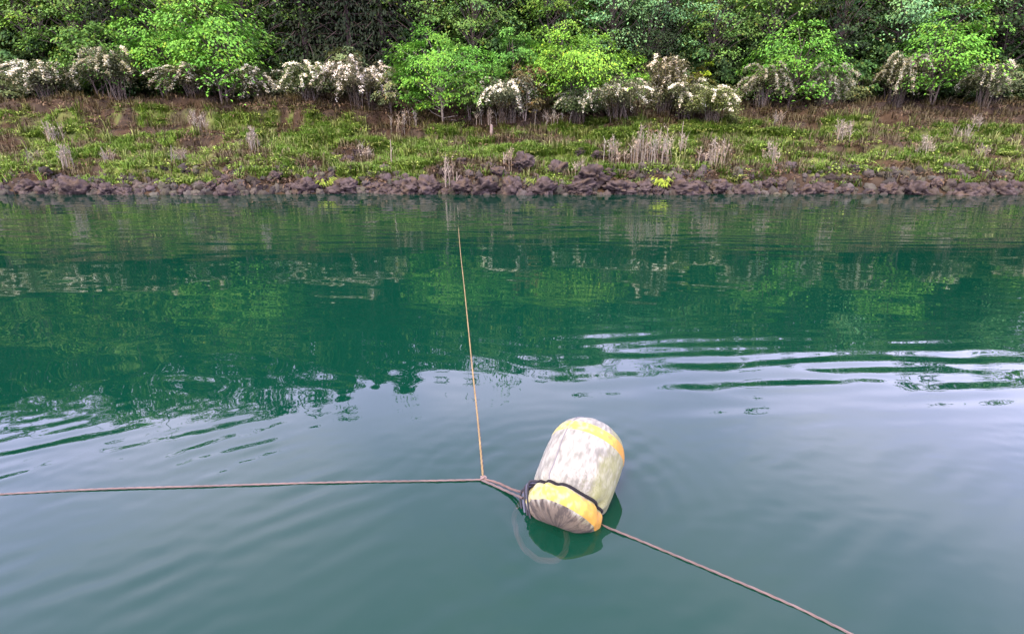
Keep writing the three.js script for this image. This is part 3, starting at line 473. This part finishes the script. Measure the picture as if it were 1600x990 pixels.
// ------------------------------------------------------------ dry weeds, sticks, stump
{
  const r = rng(501);
  const weed = (h, w, n, c) => { const b = new Builder(); for (let k = 0; k < n; k++) { const a = r() * 6.28, o = Math.sqrt(r()) * w / 2, H = h * (0.5 + 0.55 * r()), x = Math.cos(a) * o, z = Math.sin(a) * o * 0.6, lx = (r() - 0.5) * 0.3 * H, col = tint(c, r, 0.25); b.tube([V(x, -0.06, z), V(x + lx * 0.3, H * 0.5, z), V(x + lx, H, z + (r() - 0.5) * 0.2)], 0.022, 0.012, col, 3);
    for (let q = 0; q < 6; q++) { const t = 0.45 + 0.55 * r(), p = V(x + lx * t, H * t, z); b.tube([p, p.clone().add(V((r() - 0.5) * 0.4, 0.12 + 0.2 * r(), (r() - 0.5) * 0.4))], 0.012, 0.005, col, 3); }
    for (let q = 0; q < 5; q++) b.leaf(V(x + lx, H * (0.75 + 0.3 * r()), z).add(V(r() - 0.5, 0, r() - 0.5).multiplyScalar(0.25)), V(r() - 0.5, 0.6, r() - 0.2).normalize(), V(r() - 0.5, -0.4, r() - 0.5), 0.11, 0.05, col); } return b.geometry(); };
  const weeds = [[1012, 262, 196, 66, 26, 'tall thick clump of pale dry weeds on the right of the bank'], [1040, 258, 210, 24, 8, 'upright dry stalks right beside the tall thick weed clump'], [1112, 262, 218, 46, 16, 'brownish dry weed clump at the right end of the bank'], [632, 212, 170, 42, 12, 'dry weed clump below the pale yellowish shrub'], [570, 250, 226, 20, 8, 'small dry tuft beside the bare brown scar on the left'],
    [700, 298, 238, 22, 6, 'thin pale stalks standing at the waterline by the rope line'], [792, 264, 228, 16, 5, 'few pale stalks halfway along the bank'], [950, 256, 214, 30, 9, 'thin dry stalks left of the tall thick weed clump'], [840, 196, 168, 60, 16, 'dry stems under the shade of the olive shrub'], [966, 262, 232, 26, 8, 'low dry weeds above the pinkish craggy rock'], [760, 196, 170, 50, 12, 'dry stems below the grey-white flowering shrub'], [1062, 248, 190, 14, 4, 'three tall thin dry stalks right of the weed clumps'], [870, 200, 172, 40, 10, 'dry stems left of the small dense white shrub'], [905, 272, 250, 14, 4, 'short dry stalks beside the biggest boulder']];
  for (const [px, b, t, w, n, label] of weeds) { const s = fit(px, b, t, w); const m = mesh('dry_weed', weed(s.h, s.w, n, [0.24, 0.2, 0.14]), barkMaterial); m.position.copy(s.p); tag(m, label, 'dry weed', 'dry weeds on the bank'); }
  const shared = [weed(1.1, 0.9, 14, [0.23, 0.19, 0.13]), weed(0.8, 0.7, 9, [0.24, 0.2, 0.14])];
  for (const side of [-1, 1]) for (let k = 0, x = 12.8; x < 27; x += 1.3 + 1.3 * r(), k++) { const X = side * x, d = 2 + 6.5 * r(), m = mesh('dry_weed', shared[k % 2], barkMaterial); m.position.copy(standing(X, -(SHORE + shoreShift(X) + d))); m.rotation.y = r() * 6; tag(m, `dry weed clump on the ${side < 0 ? 'left' : 'right'} stretch of bank, ${ORDINAL[k]} counted from the middle outwards`, 'dry weed', 'dry weeds on the bank'); }
  const sticks = [[696, 300, 240, 0.02, 'bare upright stick at the waterline, left of the rope line'], [692, 198, 150, 0, 'slim bare stem beside the pale trunk'], [1062, 250, 184, 0, 'tall thin bare pole on the bank at the right'], [713, 300, 262, 0.05, 'short bare stick where the rope line meets the shore'], [788, 262, 232, -0.04, 'bare stick standing in the green patch near the middle'], [612, 262, 212, 0.02, 'thin bare stick on the grass at the left'], [1034, 262, 216, 0, 'thick pale dead stalk inside the weed clump']];
  for (const [px, b, t, lean, label] of sticks) { const s = fit(px, b, t, 10), q = new Builder(); const pts = []; for (let k = 0; k <= 5; k++) pts.push(V(lean * s.h * k / 5 + 0.03 * noise(k * 0.7, px), s.h * k / 5 - 0.1, 0.03 * noise(k * 0.7, px + 4))); q.tube(pts, 0.03, 0.014, [0.22, 0.18, 0.13], 5); q.tube([pts[3], pts[3].clone().add(V(0.14, 0.25, 0.05))], 0.014, 0.006, [0.34, 0.28, 0.21], 4); const m = mesh('dead_stick', q.geometry(), barkMaterial); m.position.copy(s.p); tag(m, label, 'stick', 'bare sticks on the bank'); }
  const s = fit(768, 216, 191, 9), q = new Builder(), pts = []; for (let k = 0; k <= 6; k++) pts.push(V(0.03 * noise(k * 0.6, 3), s.h * k / 6 - 0.1, 0.02 * noise(k * 0.6, 8))); q.tube(pts, 0.11, 0.08, [0.2, 0.15, 0.12], 9); q.tube([pts[6], pts[6].clone().add(V(0.02, 0.05, 0))], 0.08, 0.02, [0.25, 0.2, 0.15], 9);
  for (const [px, py, label, f] of [[1031, 294, 'bright green leafy tuft growing between the rocks at the waterline, at the right', 1], [508, 296, 'yellow-green tuft growing between the rocks at the waterline, at the left', 0.8], [838, 288, 'olive tuft growing between the rocks below the perched boulder', 0.6]]) {
    const b = new Builder(), p = V(atDistance(px, py, 22.9).x, 0, 0); p.z = -(SHORE + shoreShift(p.x) + 0.35); p.y = ground(p.x, p.z) + 0.05;
    for (let k = 0; k < 170; k++) { const a = r() * 6.28, e = 0.25 + 1.2 * r(), o = 0.1 + 0.35 * r(); b.leaf(V(Math.cos(a) * o, 0.06 + 0.5 * o * e + 0.25 * r(), Math.sin(a) * o), V(Math.cos(a) * 0.5, 0.8, Math.sin(a) * 0.5 + 0.3).normalize(), V(Math.cos(a), 0.6 - r(), Math.sin(a)), 0.17, 0.06, tint([0.22 * f, 0.28 * f, 0.03], r, 0.3)); }
    const m = mesh('green_tuft', b.geometry(), leafMaterial); m.position.copy(p); tag(m, label, 'plant', 'green tufts among the rocks');
  }
  const stump = mesh('dead_stump', q.geometry(), barkMaterial); stump.position.copy(s.p); tag(stump, 'short pale broken stump standing below the shrubs near the middle', 'stump');
}

// ------------------------------------------------------------ ropes on the water
function ropeGeometry(points, radius, color, seed, twist = 0.05) { // three laid strands
  const curve = new THREE.CatmullRomCurve3(points, false, 'centripetal'), len = curve.getLength(), n = Math.max(12, Math.round(len / twist * 7)), b = new Builder(), r = rng(seed), up = V(0, 1, 0), path = [];
  for (let k = 0; k <= n; k++) path.push([curve.getPointAt(k / n), curve.getTangentAt(k / n)]);
  for (let s = 0; s < 3; s++) {
    const pts = path.map(([p, t], k) => { const u = (Math.abs(t.y) < 0.9 ? up : V(1, 0, 0)).clone().cross(t).normalize(), w = t.clone().cross(u), a = (k / n) * len / twist * 2.094 * 1 + s * 2.094; return p.clone().addScaledVector(u, Math.cos(a) * radius * 0.52).addScaledVector(w, Math.sin(a) * radius * 0.52); });
    b.tube(pts, radius * 0.56, radius * 0.56, tint(color, r, 0.15), 5);
  }
  const g = b.geometry(), p = g.attributes.position, c = g.attributes.color;
  for (let i = 0; i < p.count; i++) { const f = 1 + 0.7 * fbm(p.getX(i) * 5, p.getZ(i) * 5, p.getY(i) * 5 + seed); c.setXYZ(i, c.getX(i) * f, c.getY(i) * f, c.getZ(i) * f); }
  return g;
}
const ropeMaterial = new THREE.MeshStandardMaterial({ vertexColors: true, roughness: 0.85 });
const floatPath = (list, lift = 0.004) => list.map(([px, py, y]) => onWater(px, py, y ?? lift).setY(y ?? lift));
{
  const pink = [0.11, 0.07, 0.055];
  tag(mesh('mooring_rope', ropeGeometry([...floatPath([[755, 748], [747, 660], [738, 575], [731, 505], [725, 445], [720, 400], [716.5, 360, 0], [715, 342, -0.02], [714, 330, -0.05], [713.3, 318, -0.12], [712.8, 308, -0.25]])], 0.0058, [0.18, 0.12, 0.04], 2), ropeMaterial), 'tan rope floating straight out from the knot towards the far shore', 'rope', 'mooring ropes on the water');
  tag(mesh('mooring_rope', ropeGeometry(floatPath([[-1400, 838], [-700, 806], [-60, 775], [150, 764], [320, 759], [469, 754.5], [560, 752.5], [660, 751], [755, 749]]), 0.0048, pink, 3), ropeMaterial), 'pinkish rope floating from the knot towards the left', 'rope', 'mooring ropes on the water');
  tag(mesh('mooring_rope', ropeGeometry(floatPath([[926, 812, -0.04], [948, 823], [990, 840], [1050, 865], [1129, 898], [1240, 946], [1350, 1000], [1420, 1035], [1600, 1130], [1900, 1290]]), 0.0052, pink, 4), ropeMaterial), 'pinkish rope running from under the float to the lower right', 'rope', 'mooring ropes on the water');
  tag(mesh('mooring_rope', ropeGeometry(floatPath([[753, 748], [775, 753, 0.012], [800, 764, 0.02], [822, 770, 0.06]]), 0.0062, pink, 5), ropeMaterial), 'upper strand of the pair tying the knot to the float', 'rope', 'pair of ropes between knot and float');
  tag(mesh('mooring_rope', ropeGeometry(floatPath([[753, 750], [772, 758, 0.006], [796, 769, 0.012], [817, 778, 0.05]]), 0.0062, [0.1, 0.066, 0.053], 6), ropeMaterial), 'lower strand of the pair tying the knot to the float', 'rope', 'pair of ropes between knot and float');
  const knot = new THREE.TorusKnotGeometry(0.01, 0.0055, 60, 6, 2, 3), k = mesh('rope_knot', knot, matt(0.16, 0.11, 0.09)); k.position.copy(onWater(755, 748)).setY(0.008); k.rotation.x = 1.3; tag(k, 'small knot where the three pinkish ropes meet on the water', 'knot');
  tag(mesh('sunken_rope', ropeGeometry(floatPath([[814, 786, -0.012], [804, 804, -0.016], [806, 825, -0.02], [815, 850, -0.03], [832, 868, -0.036], [852, 876, -0.036], [872, 873, -0.03], [884, 858, -0.02], [886, 838, -0.015], [880, 822, -0.05]]), 0.014, [0.85, 0.4, 0.38], 7, 0.08), ropeMaterial), 'slack loop of pinkish rope hanging just under the surface below the float', 'rope');
}

// ------------------------------------------------------------ the float: a cloth-covered foam drum tied in at one end
{
  const R = 0.2, L = 0.8, SIZE = 1.0, SHORT = 0.77, mid = onWater(902, 745, 0.1), g = base('mooring_float', V(mid.x, 0, mid.z));
  g.scale.setScalar(SIZE);
  const YAW = -0.48, TILT = 0.46, RISE = 0.11; // axis: from the gathered near end (s = 0) to the far end (s = L)
  const axis = V(0, 0, -1).applyAxisAngle(V(1, 0, 0), TILT).applyAxisAngle(V(0, 1, 0), YAW), side = V(1, 0, 0).applyAxisAngle(V(0, 1, 0), YAW), top = side.clone().cross(axis).normalize();
  const prof = [[0, 0], [0.003, 0.055], [0.014, 0.1], [0.036, 0.143], [0.07, 0.174], [0.11, 0.189], [0.145, 0.19], [0.175, 0.181], [0.196, 0.168], [0.206, 0.167], [0.226, 0.178], [0.26, 0.192], [0.33, 0.199], [0.48, 0.203], [0.6, 0.2], [0.665, 0.188], [0.712, 0.168], [0.75, 0.138], [0.779, 0.1], [0.795, 0.055], [0.801, 0]];
  const curve = new THREE.SplineCurve(prof.map(([s, r]) => new THREE.Vector2(s, r)));
  const fold = (s, f) => { const near = Math.exp(-((s / 0.085) ** 2)), waist = Math.exp(-(((s - 0.2) / 0.06) ** 2)), end = Math.exp(-(((s - 0.8) / 0.05) ** 2));
    return near * (0.012 * (1 - Math.abs(Math.sin(f * 4 + 1.5 * Math.sin(f * 2 + 1) + 0.4)) * 2) + 0.008 * noise(f * 5, s * 20)) + waist * 0.009 * Math.sin(f * 11 + 2 * Math.sin(f * 3)) + end * 0.004 * Math.sin(f * 9) + 0.005 * fbm(Math.cos(f) * 2.5 + 4, Math.sin(f) * 2.5, s * 9, 4) + 0.0035 * noise(Math.cos(f) * 1.6, Math.sin(f) * 1.6, s * 5); };
  const point = (s, rad, f, lift = 0) => { const e = rad > 0.02 ? rad + fold(s, f) * Math.min(1, rad / 0.08) + lift : rad; return V(0, RISE, 0).addScaledVector(axis, (s - L / 2) * SHORT - (rad <= 0.1 && s < 0.1 ? -0.012 * (1 - rad / 0.1) : 0)).addScaledVector(side, Math.cos(f) * e).addScaledVector(top, Math.sin(f) * e); };
  const surface = (t0, t1, rows, f0, f1, cols, lift, colour) => {
    const pos = [], col = [], uv = [], idx = [];
    for (let k = 0; k <= rows; k++) { const q = curve.getPoint(lerp(t0, t1, k / rows)); for (let c = 0; c <= cols; c++) { const f = lerp(f0, f1, c / cols), edge = lift > 0 ? lift * Math.min(1, Math.min(k, rows - k) * 2) : 0, p = point(q.x, Math.max(q.y, 0), f, edge); pos.push(p.x, p.y, p.z); uv.push(f * R, q.x); col.push(...colour(q.x, f, p, q.y)); } }
    for (let k = 0; k < rows; k++) for (let c = 0; c < cols; c++) { const a = k * (cols + 1) + c; idx.push(a, a + cols + 2, a + 1, a, a + cols + 1, a + cols + 2); }
    const b = new THREE.BufferGeometry(); b.setAttribute('position', new THREE.Float32BufferAttribute(pos, 3)); b.setAttribute('color', new THREE.Float32BufferAttribute(col, 3)); b.setAttribute('uv', new THREE.Float32BufferAttribute(uv, 2)); b.setIndex(idx); b.computeVertexNormals(); return b;
  };
  const N = 256, weave = new Uint8Array(N * N * 4), wr = rng(8);
  for (let y = 0; y < N; y++) for (let x = 0; x < N; x++) { const w = (x >> 2) + (y >> 2) & 1, v = clamp(150 + 50 * Math.sin(x * Math.PI / 4) * (w ? 1 : 0.3) + 50 * Math.sin(y * Math.PI / 4) * (w ? 0.3 : 1) + 50 * (wr() - 0.5), 0, 255); weave.set([v, v, v, 255], (y * N + x) * 4); }
  const bump = new THREE.DataTexture(weave, N, N); bump.wrapS = bump.wrapT = THREE.RepeatWrapping; bump.repeat.set(8, 8); bump.magFilter = THREE.LinearFilter; bump.needsUpdate = true;
  const cloth = new THREE.MeshStandardMaterial({ vertexColors: true, roughness: 0.82, bumpMap: bump, bumpScale: 0.0012, side: THREE.DoubleSide });
  const mix = (a, b, k) => a.map((v, j) => lerp(v, b[j], k));
  const coverColour = (s, f, p) => {
    const grain = fbm(Math.cos(f) * 9, Math.sin(f) * 9, s * 16, 6), speck = fbm(Math.cos(f) * 34 + 5, Math.sin(f) * 22, s * 90, 3), blot = fbm(Math.cos(f) * 2.2 + 8, Math.sin(f) * 2.2, s * 6, 4);
    let c = mix([0.235, 0.228, 0.175], [0.125, 0.122, 0.092], smooth(grain, -0.25, 0.4));
    const lowRight = smooth(Math.cos(f) + 0.9 * blot, 0.2, 0.75); // weathering on the side that rolls into the water
    c = mix(c, [0.1, 0.09, 0.074], lowRight * smooth(speck * 0.7 + grain * 0.8, -0.25, 0.35) * 0.75);
    c = mix(c, [0.135, 0.14, 0.03], smooth(Math.cos(f) + 0.5 * blot + speck * 0.35, 0.5, 1.0) * 0.7); // algae
    c = mix(c, [0.07, 0.065, 0.05], smooth(0.035 - p.y + 0.04 * grain, 0, 0.03) * 0.8); // slime along the waterline
    const near = smooth(0.1 - s + 0.06 * grain, 0, 0.05); // mud-stained gathered end
    c = mix(c, mix([0.085, 0.062, 0.04], [0.03, 0.021, 0.014], smooth(grain + 0.5 * speck, -0.12, 0.2)), near * 0.92);
    return mix(c, c.map((v) => v * 0.55), smooth(speck, 0.15, 0.3) * 0.4);
  };
  mesh('cover', surface(0, 1, 190, 0, Math.PI * 2, 260, 0, coverColour), cloth, g).userData.label = 'white cloth cover, grey and algae-stained to the right and brown at the gathered end';
  const at = (s) => { let a = 0, b = 1; for (let i = 0; i < 40; i++) { const m = (a + b) / 2; curve.getPoint(m).x < s ? (a = m) : (b = m); } return a; };
  const yellow = (s, f, p) => { const grain = fbm(Math.cos(f) * 6 + 9, Math.sin(f) * 6, s * 22, 5), speck = fbm(Math.cos(f) * 20, Math.sin(f) * 20, s * 70, 3); let c = mix([0.3, 0.24, 0.035], [0.29, 0.265, 0.12], smooth(grain - Math.cos(f) * 0.22 - 0.05, -0.15, 0.2)); c = mix(c, [0.29, 0.13, 0.008], smooth(Math.cos(f) + 0.5 * grain, 0.55, 0.9) * 0.85); return mix(c, [0.13, 0.1, 0.06], smooth(speck, 0.1, 0.35) * 0.5); };
  const clothBand = cloth.clone(); 
  mesh('band', surface(at(0.585), at(0.665), 16, 0, Math.PI * 2, 220, 0.0022, yellow), clothBand, g).userData.label = 'yellow band round the far end';
  mesh('band', surface(at(0.075), at(0.182), 16, 0, Math.PI * 2, 220, 0.0022, yellow), clothBand, g).userData.label = 'yellow band next to the black cord';
  const dark = new THREE.MeshPhysicalMaterial({ color: new THREE.Color().setRGB(0.012, 0.011, 0.012), roughness: 0.9, specularIntensity: 0.3 }), ring = [];
  for (let k = 0; k <= 120; k++) { const f = (k / 120) * Math.PI * 2; ring.push(point(0.201 + 0.004 * Math.sin(f * 2 + 1), 0.168, f, 0.004)); }
  mesh('cord', new THREE.TubeGeometry(new THREE.CatmullRomCurve3(ring, true), 300, 0.0075, 7, true), dark, g).userData.label = 'black cord tied round the waist of the float';
  const seam = []; for (let k = 0; k <= 60; k++) { const q = curve.getPoint(lerp(at(0.215), at(0.79), k / 60)); seam.push(point(q.x, q.y, 1.97 + 0.02 * Math.sin(k * 0.3), 0.001)); }
  mesh('seam', new THREE.TubeGeometry(new THREE.CatmullRomCurve3(seam), 160, 0.0028, 5), matt(0.13, 0.12, 0.12), g);
    const tail = new Builder(); // loose cord ends on the left, dipping into the water
  for (let k = 0; k < 6; k++) { const a = point(0.2, 0.172, Math.PI - 0.75 + k * 0.07, 0.006), out = side.clone().multiplyScalar(-0.05 - 0.012 * (k % 3)), b = a.clone().add(out).add(V(0, -0.005 - 0.01 * k, 0.02)), c = b.clone().add(V(-0.006 + 0.012 * (k % 3), -0.1, 0.055 + 0.012 * k)), e = c.clone().add(V(0.01, -0.05, 0.03)); tail.tube(new THREE.CatmullRomCurve3([a, b, c, e]).getPoints(16), 0.0065, 0.005, [0.012 + 0.05 * (k % 3 === 1), 0.012 + 0.05 * (k % 3 === 1), 0.016 + 0.07 * (k % 3 === 1)], 6); }
  mesh('cord_tail', tail.geometry(), ropeMaterial, g).userData.label = 'loose blue-black cord ends';
  mesh('drawstring', new THREE.TorusGeometry(0.012, 0.005, 6, 20).applyQuaternion(new THREE.Quaternion().setFromUnitVectors(V(0, 0, 1), axis)).translate(...V(0, RISE, 0).addScaledVector(axis, -L / 2 * SHORT + 0.004).toArray()), dark, g);
  tag(g, 'white cloth-covered drum float with two yellow bands and a black cord, lying in the water', 'float');
}

renderer.render(scene, camera);
